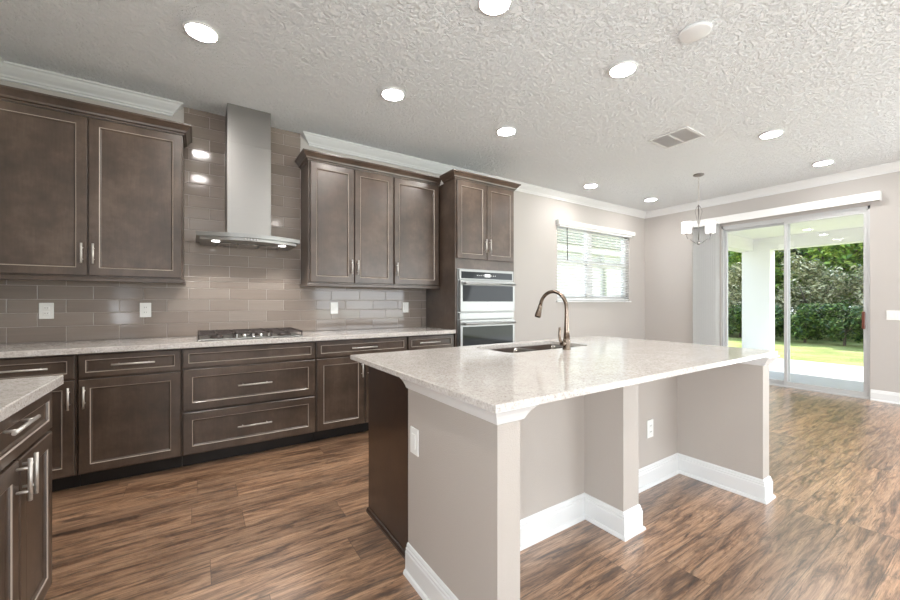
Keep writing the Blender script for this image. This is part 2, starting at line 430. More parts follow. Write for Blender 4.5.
box(bm, WX0, WX1, W - .05, W + .0, 2.375, 2.43)
obj('valance', bm, 'slat', bl)
bm = B()
z = WZ0 + .06
while z < 2.36:
    for (a, b) in ((WX0 + .01, WX1 - .01),):
        vs = []
        for s_, yy, dz in ((0, 0, .004), (1, .024, .003), (2, .048, -.002)):
            vs.append([bm.verts.new((x_, W + .008 + yy, z + dz - .0008 * s_ * 3)) for x_ in (a, b)])
        lo = [[bm.verts.new(v.co - Vector((0, 0, .0025))) for v in r_] for r_ in vs]
        for q in range(2):
            bm.faces.new((vs[q][0], vs[q][1], vs[q + 1][1], vs[q + 1][0])); bm.faces.new((lo[q][0], lo[q + 1][0], lo[q + 1][1], lo[q][1]))
        bm.faces.new((vs[0][0], lo[0][0], lo[0][1], vs[0][1])); bm.faces.new((vs[2][0], vs[2][1], lo[2][1], lo[2][0]))
    z += .0455
obj('slats', bm, 'slat', bl)
bxo('bottom_rail', 'slat', bl, WX0 + .01, WX1 - .01, W + .006, W + .058, WZ0 + .012, WZ0 + .034, bev=.003)
bm = B()
for x_ in (4.80, 5.24, 5.66, 6.16): tube(bm, [(x_, W + .032, WZ0 + .03), (x_, W + .032, 2.40)], .0022, 6)
obj('ladder_cord', bm, 'slat', bl)
bm = B(); tube(bm, [(4.80, W - .02, 1.87), (4.80, W - .012, 2.40)], .006, 8); obj('tilt_wand', bm, 'dark', bl)['label'] = 'thin dark tilt wand'

# ------------------------------------------------------------------ sliding glass door
d = thing('door_1', '', ''); struct(d)
for k in ('label', 'category'): del d[k]
X0 = XR + .02
bm = B(); box(bm, X0, X0 + .11, DY0, DY0 + .022, 0, DZ); box(bm, X0, X0 + .11, DY1 - .022, DY1, 0, DZ); box(bm, X0, X0 + .11, DY0, DY1, DZ - .04, DZ)
for q in range(3): box(bm, X0 + .005 + q * .035, X0 + .02 + q * .035, DY0 + .03, DY1 - .03, DZ - .06, DZ - .035)
obj('door_frame', bm, 'alu', d)
bm = B(); box(bm, X0 - .01, X0 + .13, DY0, DY1, 0, .018)
for q in range(2): box(bm, X0 + .02 + q * .045, X0 + .028 + q * .045, DY0, DY1, .018, .03)
obj('threshold', bm, 'alu', d)
def panel(y0, y1, x, st):
    bm = B(); z0, z1 = .03, DZ - .05
    box(bm, x, x + .035, y0, y0 + st, z0, z1, bev=.002); box(bm, x, x + .035, y1 - st, y1, z0, z1, bev=.002)
    box(bm, x + .0005, x + .0345, y0 + st - .002, y1 - st + .002, z0, z0 + .05); box(bm, x + .0005, x + .0345, y0 + st - .002, y1 - st + .002, z1 - .04, z1)
    pn = obj('door_panel', bm, 'alu', d); bxo('pane', 'glass', pn, x + .015, x + .02, y0 + .02, y1 - .02, z0 + .02, z1 - .02); return pn
panel(1.90, DY1 - .0235, X0 + .062, .035)
pr_ = panel(DY0 + .0235, 1.95, X0 + .018, .04)
bm = B(); box(bm, X0 - .045, X0 - .022, DY0 + .04, DY0 + .07, .88, 1.10, bev=.006); box(bm, X0 - .03, X0 + .02, DY0 + .045, DY0 + .065, .90, .93); box(bm, X0 - .03, X0 + .02, DY0 + .045, DY0 + .065, 1.05, 1.08)
obj('door_handle', bm, 'brownhandle', d)
vb = thing('vertical_blind', 'white vertical blind stacked left of the sliding glass door under a long white valance', 'blind')
bm = B(); box(bm, XR - .105, XR - .09, 1.00, 3.13, 2.46, 2.57, bev=.003); box(bm, XR - .09, XR - .001, 1.00, 1.015, 2.46, 2.57); box(bm, XR - .09, XR - .001, 3.115, 3.13, 2.46, 2.57); box(bm, XR - .09, XR - .001, 1.015, 3.115, 2.558, 2.57)
obj('valance', bm, 'slat', vb)
bxo('head_rail', 'slat', vb, XR - .07, XR - .03, 1.03, 3.10, 2.50, 2.54)
for k in range(11):
    y = 2.765 + k * .032
    bm = B(); vs = []
    for s_ in range(5):
        u = s_ / 4 - .5
        vs.append([bm.verts.new((XR - .052 + u * .022 - (1 - 4 * u * u) * .004, y - u * .068, zz)) for zz in (.03, 2.50)])
    for a, b in zip(vs, vs[1:]): bm.faces.new((a[0], b[0], b[1], a[1])).smooth = True
    bmesh.ops.solidify(bm, geom=bm.faces[:], thickness=.0012)
    obj('vane', bm, 'slat', vb)

# ------------------------------------------------------------------ outdoors
struct(bxo('patio_slab', 'concrete', None, XR + .1, 11.35, -4.5, 3.95, -.25, -.10))
struct(bxo('door_step', 'concrete', None, XR + .1, XR + .32, DY0 - .1, DY1 + .1, -.10, -.03))
bm = B(); box(bm, XR + .14, 11.5, -4.5, 3.95, 2.72, 2.85); struct(obj('patio_ceiling', bm, 'stucco'))
struct(bxo('patio_beam_front', 'stucco', None, 11.1, 11.4, -4.5, 3.95, 2.44, 2.719))
struct(bxo('patio_beam_side', 'stucco', None, XR + .14, 11.099, 3.65, 3.95, 2.44, 2.719))
struct(bxo('patio_column', 'stucco', None, 11.1, 11.4, 3.33, 3.88, -.10, 2.439))
struct(bxo('lawn', 'grass', None, 4, 60, -45, 60, -.5, -.13))
nh = thing('neighbour_house', 'white sided neighbouring house with a grey green roof edge, seen through the blind', 'house', (0, 0, 0))
bxo('house_wall', 'siding', nh, 4.5, 16, 8.0, 8.3, -.2, 2.84)
bm = B(); box(bm, 4.3, 16.2, 7.80, 8.3, 2.84, 2.88); box(bm, 4.3, 16.2, 7.76, 7.80, 2.80, 3.0)
obj('eaves', bm, 'stucco', nh)
bm = B(); sweep(bm, [(0, 3.0), (.05, 3.0), (-4, 5.0), (-4, 4.9)], [(4.2, 7.76), (16.3, 7.76)]); obj('roof', bm, 'roof', nh)
bm = B(); tube(bm, [(11.2, 7.84, 2.86), (11.35, 7.9, 2.6), (11.55, 7.94, 2.45), (11.55, 7.94, -.1)], .06, 8); obj('downspout', bm, 'alu', nh)

def foliage(seed, rx, ry, rz, n, ls, clumps=14, aspect=2.2):
    rn = random.Random(seed); bm = B(); cs = []
    for _ in range(clumps):
        th = rn.uniform(0, 6.283); u = rn.uniform(-.75, 1); q = rn.uniform(.35, .8)
        cs.append((Vector((rx * q * math.cos(th) * (1 - .3 * abs(u)), ry * q * math.sin(th) * (1 - .3 * abs(u)), rz * u * .75)), rn.uniform(.28, .5)))
    for _ in range(n):
        c, s = rn.choice(cs)
        dv = Vector((rn.gauss(0, 1), rn.gauss(0, 1), rn.gauss(0, 1))).normalized() * (rn.random() ** .45) * s
        p = c + Vector((dv.x * rx, dv.y * ry, dv.z * rz))
        L = ls * rn.uniform(.6, 1.3)
        m = Euler((rn.uniform(-.9, .9), rn.uniform(-.9, .9), rn.uniform(0, 6.28))).to_matrix()
        vs = [bm.verts.new(p + m @ Vector(q)) for q in ((-L / 2, 0, 0), (0, L / aspect / 2, L * .08), (L / 2, 0, -L * .1), (0, -L / aspect / 2, L * .08))]
        bm.faces.new((vs[0], vs[1], vs[2])); bm.faces.new((vs[0], vs[2], vs[3]))
    return bm
def plant(name, label, cat, loc, seed, rx, ry, rz, zc, n, ls, mat, trunk_h, tr, group, asp=2.2):
    t_ = thing(name, label, cat, loc, 0, group)
    bm = foliage(seed, rx, ry, rz, n, ls, aspect=asp)
    for v in bm.verts: v.co.z += zc
    obj('foliage', bm, mat, t_)
    bm = B(); rn = random.Random(seed)
    tube(bm, [(0, 0, -.1), (rn.uniform(-.1, .1), 0, trunk_h * .5), (rn.uniform(-.2, .2), rn.uniform(-.2, .2), trunk_h)], [tr, tr * .8, tr * .45], 8)
    for k in range(4):
        a = k * 1.6 + seed; tube(bm, [(0, 0, trunk_h * .55), (rx * .35 * math.cos(a), ry * .35 * math.sin(a), trunk_h * .85), (rx * .6 * math.cos(a), ry * .6 * math.sin(a), zc + rz * .2)], [tr * .5, tr * .35, tr * .12], 6)
    obj('trunk', bm, 'bark', t_)
    return t_
rn = random.Random(11)
def row(first, n, pos):
    for k in range(n):
        p = pos(k)
        if k: dup(first, p, rn.uniform(0, 6))
        else: first.location = p
hedge = plant('low_shrub', 'low dark green shrub at the far edge of the lawn', 'shrub', (17, 3, -.13), 3, .62, .62, .62, .66, 3000, .13, 'leaf1', .7, .04, 'low shrubs along the far edge of the lawn')
row(hedge, 9, lambda k: (16.3 + rn.uniform(-.15, .15) + .18 * k, 1.2 + k * .98, -.13))
bush = plant('flowering_bush', 'rounded grey green bush behind the low shrubs', 'bush', (18.6, 4, -.13), 7, 1.1, 1.1, 1.6, 1.6, 5000, .15, 'leaf3', 1.8, .07, 'grey green bushes behind the low shrubs')
row(bush, 4, lambda k: (18.3 + rn.uniform(0, .4), 2.5 + k * 1.9, -.13))
tr1 = plant('broadleaf_tree', 'leafy bright green tree behind the bushes', 'tree', (21, 4, -.13), 9, 1.5, 1.5, 2.6, 3.0, 6000, .24, 'leaf2', 3.5, .11, 'bright green trees beyond the lawn')
row(tr1, 4, lambda k: (20.9 + rn.uniform(-.2, .4), 2.0 + k * 2.3, -.13))
tr2 = plant('forest_tree', 'tall dark green tree at the back of the wood', 'tree', (25, 4, -.13), 21, 1.9, 1.9, 4.8, 4.4, 8500, .28, 'leaf1', 6, .18, 'dark green trees at the back of the wood')
row(tr2, 9, lambda k: (24.6 + (k % 2) * 3.0, .4 + k * 1.45, -.13))

# ------------------------------------------------------------------ cabinets (local: x along the run, y = 0 at the face, +y into the wall)
def front(name, x0, x1, z0, z1, parent, fw=.052):
    """frame and recessed panel with a pale bead around the panel"""
    x0 += .0025; x1 -= .0025; z0 += .0015; z1 -= .0015
    bm = B()
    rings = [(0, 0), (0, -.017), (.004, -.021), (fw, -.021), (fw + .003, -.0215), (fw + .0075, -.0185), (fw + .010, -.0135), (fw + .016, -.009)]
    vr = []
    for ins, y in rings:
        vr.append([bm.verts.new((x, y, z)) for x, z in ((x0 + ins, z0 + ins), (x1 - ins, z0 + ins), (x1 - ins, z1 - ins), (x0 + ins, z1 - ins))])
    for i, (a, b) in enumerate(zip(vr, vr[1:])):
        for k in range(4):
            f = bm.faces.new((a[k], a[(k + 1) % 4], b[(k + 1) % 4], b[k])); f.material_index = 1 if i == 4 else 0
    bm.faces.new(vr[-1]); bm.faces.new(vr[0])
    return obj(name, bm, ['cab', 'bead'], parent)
def handle(parent, orient, cx, cz, ln):
    bm = B(); y = -.052; h = ln / 2
    if orient == 'h':
        cyl(bm, (cx, y, cz), .0062, ln, 'X', seg=12)
        for s in (-1, 1): cyl(bm, (cx + s * (h - .035), (y - .021) / 2, cz), .005, abs(y) - .019, 'Y', seg=10)
    else:
        cyl(bm, (cx, y, cz), .0062, ln, 'Z', seg=12)
        for s in (-1, 1): cyl(bm, (cx, (y - .021) / 2, cz + s * (h - .03)), .005, abs(y) - .019, 'Y', seg=10)
    return obj('handle', bm, 'nickel', parent)
CC = [(0, 0), (.008, 0), (.010, .012), (.022, .016), (.026, .030), (.040, .046), (.050, .058), (.056, .060), (.060, .066), (.060, .076), (0, .076)]
def cabinet(name, label, cat, loc, rz, w_, dep, z0, z1, fronts, toe=False, crown=None, rail=None, group=None):
    t_ = thing(name, label, cat, loc, rz, group)
    bm = B(); box(bm, 0, w_, 0, dep, z0, z1, bev=.0015); obj('body', bm, 'cab', t_)
    if toe: bxo('toe_kick', 'kick', t_, 0, w_, .07, dep, 0, z0)
    for f in fronts:
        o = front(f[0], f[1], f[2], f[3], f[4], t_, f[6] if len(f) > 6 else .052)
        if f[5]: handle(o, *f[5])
    if crown:
        bm = B(); sweep(bm, [(a, z1 + b) for a, b in CC], crown); obj('crown_moulding', bm, 'cab', t_)
    if rail:
        bm = B(); sweep(bm, [(0, z0), (.012, z0), (.014, z0 - .006), (.014, z0 - .026), (0, z0 - .03)], rail); obj('light_rail', bm, 'cab', t_)
    return t_
FY = W - .61     # base cabinet boxes; their doors stand 2 cm proud
G = 'base cabinets under the white counter along the tiled wall'
DP = .595
def base(label, x0, x1, fr): return cabinet('base_cabinet', label, 'cabinet', (x0, FY + .02, 0), 0, x1 - x0, .575, .10, .886, fr, toe=True)
# far left: drawer over door
w_ = 1.195 - .652
base('dark brown base cabinet at the left end of the wall counter, drawer over a door', -1.195, -.650,
     [('drawer', .003, .537, .727, .878, ('h', .29, .806, .26), .030), ('door', .003, .537, .107, .717, ('v', .537 - .026, .606, .14))])
base('dark brown base cabinet left of the wide drawers, one drawer over one wide door', -.648, -.098,
     [('drawer', .004, .546, .727, .878, ('h', .285, .806, .23), .030), ('door', .004, .546, .107, .717, ('v', .036, .606, .14))])
base('dark brown cabinet of three wide drawers below the cooktop', -.096, .846,
     [('drawer', .004, .938, .738, .878, None, .030), ('drawer', .004, .938, .425, .727, ('h', .474, .580, .24)), ('drawer', .004, .938, .107, .414, ('h', .472, .262, .24))])
base('dark brown base cabinet right of the wide drawers, one drawer over two doors', .848, 1.724,
     [('drawer', .004, .870, .738, .878, ('h', .427, .806, .24), .030), ('door', .004, .434, .107, .727, ('v', .434 - .028, .606, .14)), ('door', .440, .870, .107, .727, ('v', .440 + .028, .606, .14))])
base('dark brown narrow base cabinet beside the oven tower, one drawer over one door', 1.726, 2.276,
     [('drawer', .004, .546, .738, .878, ('h', .24, .812, .24), .030), ('door', .004, .546, .107, .727, ('v', .036, .606, .14))])
# upper cabinets
UY = W - .33
def upper(label, x0, x1, fr, crown, rail): return cabinet('wall_cabinet', label, 'cabinet', (x0, UY + .02, 0), 0, x1 - x0, .33 - .022, 1.395, 2.53, fr, crown=crown, rail=rail)
wl = 1.195 - .098
upper('dark brown two door wall cabinet left of the range hood', -1.195, -.098,
      [('door', .004, wl / 2 - .002, 1.405, 2.522, ('v', wl / 2 - .028, 1.56, .14)), ('door', wl / 2 + .002, wl - .004, 1.405, 2.522, ('v', wl / 2 + .032, 1.56, .14))],
      [(0, 0), (wl, 0), (wl, .30)], [(0, 0), (wl, 0), (wl, .30)])
upper('dark brown two door wall cabinet right of the range hood', .852, 1.706,
      [('door', .012, .430, 1.405, 2.522, ('v', .402, 1.56, .14)), ('door', .434, .850, 1.405, 2.522, ('v', .464, 1.56, .14))],
      [(0, .30), (0, 0), (.854, 0)], [(0, .30), (0, 0), (.854, 0)])
upper('dark brown single door wall cabinet beside the oven tower', 1.708, 2.268,
      [('door', .004, .550, 1.405, 2.522, ('v', .030, 1.56, .14))], [(0, 0), (.568, 0)], [(0, 0), (.568, 0)])
# oven tower
TW = .838; ty = FY - .01
tw = thing('oven_cabinet', 'tall dark brown cabinet tower holding the double oven', 'cabinet', (2.279, ty, 0))
OX0, OX1, OZ0, OZ1 = .035, TW - .030, .50, 1.575
dT = W - ty - .002
bm = B(); box(bm, 0, .019, 0, dT, .0, 2.53); box(bm, TW - .019, TW, 0, dT, 0, 2.53); box(bm, .019, TW - .019, .0, dT, 1.575, 2.53)
box(bm, .019, TW - .019, .0, dT, .10, .495); box(bm, .019, TW - .019, dT - .02, dT, .495, 1.575)
box(bm, .019, OX0, 0, .02, .495, 1.575); box(bm, OX1, TW - .019, 0, .02, .495, 1.575)
obj('body', bm, 'cab', tw)
bxo('toe_kick', 'kick', tw, .019, TW - .019, .07, dT - .03, 0, .10)
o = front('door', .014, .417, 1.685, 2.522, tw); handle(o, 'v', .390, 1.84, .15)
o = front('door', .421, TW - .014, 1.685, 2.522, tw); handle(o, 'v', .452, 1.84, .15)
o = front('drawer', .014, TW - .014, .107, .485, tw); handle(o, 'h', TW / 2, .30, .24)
bm = B(); sweep(bm, [(a, 2.53 + b) for a, b in CC], [(0, .218), (0, 0), (TW, 0), (TW, dT - .01)]); obj('crown_moulding', bm, 'cab', tw)

# double oven
ov = thing('double_wall_oven', 'stainless steel double oven with black glass doors set in the tall cabinet', 'oven', (2.279, ty, 0))
bxo('oven_body', 'dark', ov, OX0 + .004, OX1 - .004, .004, .50, OZ0 + .002, OZ1 - .003)
bm = B(); box(bm, OX0 - .012, OX1 + .012, -.012, -.001, OZ0 - .004, OZ1 + .002); obj('trim_frame', bm, 'steel', ov)
cp = bxo('control_panel', 'steel', ov, OX0, OX1, -.030, -.0125, 1.462, 1.572, bev=.003)
bxo('control_glass', 'blackglass', cp, OX0 + .025, OX1 - .025, -.0325, -.0302, 1.474, 1.548)
bxo('display', 'display', cp, OX0 + .34, OX0 + .42, -.0335, -.0327, 1.495, 1.528)
for c_ in (0, 1, 2, 3, 6, 7, 8, 9):
    bm = B(); cyl(bm, (OX0 + .24 + c_ * .028, -.0330, 1.511), .005, .0010, 'Y', seg=10); obj('button', bm, 'plastic', cp)
def ovdoor(z0, z1, wz0, wz1, hz):
    dr = bxo('oven_door', 'steel', ov, OX0, OX1, -.050, -.0125, z0, z1, bev=.004)
    bxo('oven_window', 'blackglass', dr, OX0 + .030, OX1 - .030, -.0525, -.0502, wz0, wz1)
    bm = B(); cyl(bm, ((OX0 + OX1) / 2, -.095, hz), .011, OX1 - OX0 - .06, 'X', seg=14)
    box(bm, OX0 + .035, OX1 - .035, -.100, -.092, hz - .016, hz + .016, bev=.003)
    for x_ in (OX0 + .05, OX1 - .05): box(bm, x_ - .012, x_ + .012, -.094, -.0495, hz - .012, hz + .012, bev=.002)
    obj('handle', bm, 'steel', dr); return dr
ud = ovdoor(1.115, 1.452, 1.225, 1.400, 1.418)
bm = B(); cyl(bm, (OX0 + .385, -.0512, 1.17), .015, .0018, 'Y', seg=20); obj('round_badge', bm, 'chrome', ud)
bxo('middle_trim', 'steel', ov, OX0, OX1, -.040, -.0125, 1.035, 1.105, bev=.003)
ovdoor(.505, 1.028, .60, .955, .985)

# left cabinet run, facing +x
lc = cabinet('base_cabinet', 'near dark brown base cabinet at the left edge, wide drawer over two doors', 'cabinet', (-.50, 1.372, 0), R(90), .76, .695, .10, .886,
             [('drawer', .004, .756, .722, .878, ('h', .365, .835, .205), .034), ('door', .004, .418, .107, .714, ('v', .392, .652, .135)), ('door', .422, .756, .107, .714, ('v', .446, .652, .135))], toe=True)
bm = B(); box(bm, XL + .002, -.452, 1.36, 2.15, .888, .926, bev=.003)
tag(obj('countertop', bm, 'stone'), 'short pale speckled stone counter on the near left cabinet', 'countertop')

# wall countertop
bm = B(); box(bm, XL + .002, 2.275, W - .645, W - .011, .888, .926, bev=.003)
tag(obj('countertop', bm, 'stone'), 'long pale speckled stone counter along the tiled wall under the cooktop', 'countertop')

# ------------------------------------------------------------------ gas cooktop
ck = thing('gas_cooktop', 'black and steel gas cooktop with cast iron grates below the range hood', 'cooktop', (.375, W - .56, .927))
bm = B(); box(bm, -.38, .38, 0, .50, 0, .010, bev=.004); obj('steel_pan', bm, 'steel', ck)
for cx, cy, r_ in ((-.25, .13, .038), (-.25, .37, .045), (0, .28, .06), (.25, .13, .045), (.25, .37, .038)):
    bm = B(); lathe(bm, [(r_ * 1.25, 0), (r_ * 1.2, .008), (r_, .010), (r_, .018), (r_ * .9, .020), (r_ * .9, .027), (r_ * .5, .030)], (cx, cy, .010), 20); obj('burner', bm, 'iron', ck)
for gx0, gx1 in ((-.375, -.13), (-.125, .125), (.13, .375)):
    bm = B(); y0 = .015 if gx0 != -.125 else .105; y1 = .485; z0, z1 = .037, .050; b_ = .011
    for yy in (y0, y1 - b_): box(bm, gx0, gx1, yy, yy + b_, z0, z1, bev=.002)
    for xx in (gx0, gx1 - b_): box(bm, xx, xx + b_, y0, y1, z0, z1, bev=.002)
    box(bm, (gx0 + gx1) / 2 - b_ / 2, (gx0 + gx1) / 2 + b_ / 2, y0, y1, z0, z1); ym = (y0 + y1) / 2
    box(bm, gx0, gx1, ym - b_ / 2, ym + b_ / 2, z0, z1)
    for yy in ((y0 * 3 + y1) / 4, (y0 + 3 * y1) / 4): box(bm, gx0 + .02, gx1 - .02, yy - .004, yy + .004, z0, z1)
    for xx in (gx0, gx1 - b_):
        for yy in (y0, y1 - b_): box(bm, xx, xx + b_, yy, yy + b_, .010, z0)
    obj('grate', bm, 'iron', ck)
for k in range(5):
    bm = B(); lathe(bm, [(.019, 0), (.019, .006), (.0155, .008), (.0145, .026), (.012, .029)], (-.118 + k * .059, .05 + .012 * (k % 2), .010), 18); obj('knob', bm, 'chrome', ck)

# ------------------------------------------------------------------ range hood
hd = thing('range_hood', 'stainless steel chimney range hood with curved canopy over the cooktop', 'range hood', (.372, W - .012, 0))
bm = B(); box(bm, -.169, .169, -.280, 0, 1.775, 2.56, bev=.002); obj('chimney_cover', bm, 'hood', hd)
bm = B(); box(bm, -.166, .166, -.277, 0, 2.561, CE - .001); obj('upper_chimney', bm, 'hood', hd)
def arc(off=0., n=24, hw=.385, ys=-.40, bow=.105):
    return [(-hw + off + (2 * (hw - off)) * k / n, ys + off - bow * (1 - (2 * k / n - 1) ** 2)) for k in range(n + 1)]
bm = B(); a = arc(); prism(bm, [(-.385, -.002)] + a + [(.385, -.002)], 1.738, 1.770)
obj('canopy', bm, 'steel', hd)
bm = B(); a = arc(.025); prism(bm, [(-.36, -.01)] + a + [(.36, -.01)], 1.715, 1.7375); obj('underside', bm, 'hood', hd)
bm = B()
lo = [bm.verts.new(v) for v in ((-.25, -.38, 1.7702), (.25, -.38, 1.7702), (.25, -.002, 1.7702), (-.25, -.002, 1.7702))]
hi = [bm.verts.new(v) for v in ((-.17, -.281, 1.79), (.17, -.281, 1.79), (.17, -.002, 1.79), (-.17, -.002, 1.79))]
for k in range(4): bm.faces.new((lo[k], lo[(k + 1) % 4], hi[(k + 1) % 4], hi[k]))
bm.faces.new(hi); bm.faces.new(lo); obj('canopy_top', bm, 'hood', hd)
bm = B()
for k in range(5): cyl(bm, (-.05 + k * .022, -.4815 - .001 * (2 - abs(k - 2)), 1.729), .0065, .010, 'Y', seg=12)
obj('control_button', bm, 'chrome', hd)
for s in (-1, 1):
    bm = B(); cyl(bm, (s * .25, -.33, 1.7125), .028, .004, seg=20); obj('hood_lamp', bm, 'hoodlens', hd)
for s in (-1, 0, 1):
    bm = B(); box(bm, s * .16 - .075, s * .16 + .075, -.28, -.06, 1.709, 1.7145, bev=.002); obj('filter', bm, 'sink', hd)
for s in (-1, 1):
    sp_ = bpy.data.lights.new('hood_lamp_light', 'SPOT'); sp_.energy = 14; sp_.spot_size = R(125); sp_.spot_blend = .5; sp_.shadow_soft_size = .028; sp_.color = (1, .97, .93)
    spo = bpy.data.objects.new('hood_lamp_light', sp_); COL.objects.link(spo); spo.parent = hd; spo.location = (s * .25, -.33, 1.705)

# ------------------------------------------------------------------ island
isl = thing('kitchen_island', 'greige kitchen island with white baseboards, knee walls and dark end panel', 'kitchen island', (0, 0, 0))
FP = [(.795, 1.55), (.795, .932), (.893, .932), (.893, 1.40), (1.84, 1.40), (1.84, 1.16), (1.98, 1.16), (1.98, 1.40), (2.885, 1.40), (2.885, .90), (2.985, .90), (2.985, 1.55)]
bm = B(); prism(bm, FP, 0, .889); obj('knee_wall', bm, 'island_wall', isl)
bm = B(); sweep(bm, BBP, FP); obj('baseboard', bm, 'white', isl)['label'] = 'white baseboard'
IC = [(0, .889), (.042, .889), (.042, .882), (.036, .876), (.026, .864), (.018, .850), (.014, .842), (.010, .834), (0, .828)]
bm = B(); sweep(bm, IC, FP); obj('top_moulding', bm, 'white', isl)
bm = B(); prism(bm, [(.845, 1.552), (2.96, 1.552), (2.96, 2.10), (.845, 2.10)], .10, .67); obj('cabinet_body', bm, 'cab', isl)
bm = B(); box(bm, .845, 2.96, 2.06, 2.10, .67, .889); box(bm, .845, 2.96, 1.552, 1.58, .67, .889); box(bm, .845, .90, 1.58, 2.06, .67, .889); box(bm, 2.90, 2.96, 1.58, 2.06, .67, .889); obj('cabinet_rim', bm, 'cab', isl)
bxo('toe_kick', 'kick', isl, .845, 2.96, 1.60, 2.03, 0, .0999)
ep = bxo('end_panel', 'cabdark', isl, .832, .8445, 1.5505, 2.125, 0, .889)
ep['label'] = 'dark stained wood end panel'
bm = B(); sweep(bm, [(0, 0), (.014, 0), (.014, .012), (.008, .022), (0, .024)], [(.832, 2.125), (.832, 1.58)]); obj('shoe_moulding', bm, 'cabdark', isl)

# island countertop with a sink cut-out
SX0, SX1, SY0, SY1 = 1.56, 2.32, 1.71, 2.08
def rrect(x0, x1, y0, y1, r, n=5):
    out = []
    for cx, cy, a0 in ((x1 - r, y1 - r, 0), (x0 + r, y1 - r, 90), (x0 + r, y0 + r, 180), (x1 - r, y0 + r, 270)):
        for k in range(n + 1): a = R(a0 + 90 * k / n); out.append((cx + r * math.cos(a), cy + r * math.sin(a)))
    return out
bm = B(); zt, zb = .914, .890
IX0, IX1, IY0, IY1 = .737, 3.045, .872, 2.165
hole = rrect(SX0, SX1, SY0, SY1, .05)
oc = [(IX1, IY1), (IX0, IY1), (IX0, IY0), (IX1, IY0)]
e = .003
def ring(pts, z): return [bm.verts.new((x, y, z)) for x, y in pts]
ins = [(IX1 - e, IY1 - e), (IX0 + e, IY1 - e), (IX0 + e, IY0 + e), (IX1 - e, IY0 + e)]
ot, om, ob, ht, hb = ring(ins, zt), ring(oc, zt - e), ring(oc, zb), ring(hole, zt), ring(hole, zb)
for a, b in ((ot, om), (om, ob)):
    for k in range(4): bm.faces.new((a[k], a[(k + 1) % 4], b[(k + 1) % 4], b[k]))
for k in range(len(hole)): bm.faces.new((ht[k], ht[(k + 1) % len(hole)], hb[(k + 1) % len(hole)], hb[k]))
for o_, h_ in ((ot, ht), (ob, hb)):
    for c in range(4):
        arcv = h_[c * 6:(c + 1) * 6]
        for k in range(5): bm.faces.new((o_[c], arcv[k], arcv[k + 1]))
        bm.faces.new((o_[c], arcv[5], h_[((c + 1) * 6) % 24], o_[(c + 1) % 4]))
tag(obj('countertop', bm, 'stone'), 'large pale speckled stone island top with a sink cut into it', 'countertop')

# double bowl sink
sk = thing('kitchen_sink', 'stainless steel double bowl sink set into the island top', 'sink', (0, 0, 0))
def bowl(x0, x1):
    bm = B(); prev = None
    for (ins_, z_, r_) in ((-.012, .888, .06), (0, .888, .055), (.004, .86, .055), (.010, .735, .055), (.030, .712, .05), (.075, .703, .04)):
        rg = [bm.verts.new((x, y, z_)) for x, y in rrect(x0 + ins_, x1 - ins_, SY0 - .004 + ins_, SY1 + .004 - ins_, r_)]
        if prev:
            for k in range(len(rg)): bm.faces.new((prev[k], prev[(k + 1) % len(rg)], rg[(k + 1) % len(rg)], rg[k])).smooth = True
        prev = rg
    bm.faces.new(prev)
    b = obj('bowl', bm, 'sink', sk)
    bm = B(); lathe(bm, [(.042, 0), (.042, .003), (.030, .003), (.026, .001)], ((x0 + x1) / 2, (SY0 + SY1) / 2, .7035), 20); obj('drain', bm, 'chrome', b)
bowl(SX0, 1.925); bowl(1.955, SX1)

# faucet
fc = thing('kitchen_faucet', 'tall gooseneck pull-down faucet in brushed bronze nickel on the island', 'faucet', (1.985, 1.645, .914))
bm = B(); lathe(bm, [(.027, 0), (.027, .004), (.0235, .008), (.0235, .062), (.021, .070), (.018, .074)], (0, 0, 0), 24); obj('base', bm, 'bronze', fc)
pts = [(0, 0, .06), (0, 0, .12), (0, 0, .20), (0, 0, .25)]; rr = [.0215, .017, .0135, .0125]
rc = .114
for k in range(1, 15):
    a = R(180 - 168 * k / 14); pts.append((0, rc + rc * math.cos(a), .262 + rc * math.sin(a))); rr.append(.0122)
bm = B(); tube(bm, pts, rr, 16); obj('spout', bm, 'bronze', fc)
e1 = Vector(pts[-1]); dr_ = (e1 - Vector(pts[-2])).normalized()
bm = B(); tube(bm, [e1, e1 + dr_ * .012, e1 + dr_ * .03, e1 + dr_ * .075, e1 + dr_ * .088], [.0135, .0145, .0155, .0225, .0205], 16); obj('spray_head', bm, 'bronze', fc)
bm = B(); tube(bm, [(0, 0, .040), (-.030, 0, .040), (-.050, 0, .042)], [.018, .016, .015], 14)
tube(bm, [(-.045, 0, .045), (-.062, 0, .062), (-.068, 0, .095), (-.064, 0, .125), (-.068, 0, .145)], [.010, .0085, .0085, .0095, .006], 10); obj('lever', bm, 'bronze', fc)

# ------------------------------------------------------------------ outlets and switches
def wallplate(name, label, loc, rz, wd_, kind, mats='plastic', ht=.118):
    t_ = thing(name, label, 'switch' if 'switch' in name else 'outlet', loc, rz)
    bm = B(); box(bm, -wd_ / 2, wd_ / 2, -.006, 0, -ht / 2, ht / 2, bev=.002); obj('plate', bm, mats, t_)
    n = 2 if (kind == 'switch2') else 1
    for q in range(n):
        cx = 0 if n == 1 else (-.023 + .046 * q)
        if kind == 'outlet':
            for s in (-1, 1):
                bm = B(); box(bm, cx - .017, cx + .017, -.0085, -.0061, s * .020 - .014, s * .020 + .014, bev=.001)
                for u in (-1, 1): box(bm, cx + u * .006 - .0012, cx + u * .006 + .0012, -.0092, -.0086, s * .020 - .003, s * .020 + .006, mat=1)
                obj('socket', bm, [mats, 'socket'], t_)
        else:
            bm = B(); box(bm, cx - .0165, cx + .0165, -.0095, -.0061, -.033, .033, bev=.002); obj('rocker', bm, mats, t_)
    return t_
yw = W - .0125
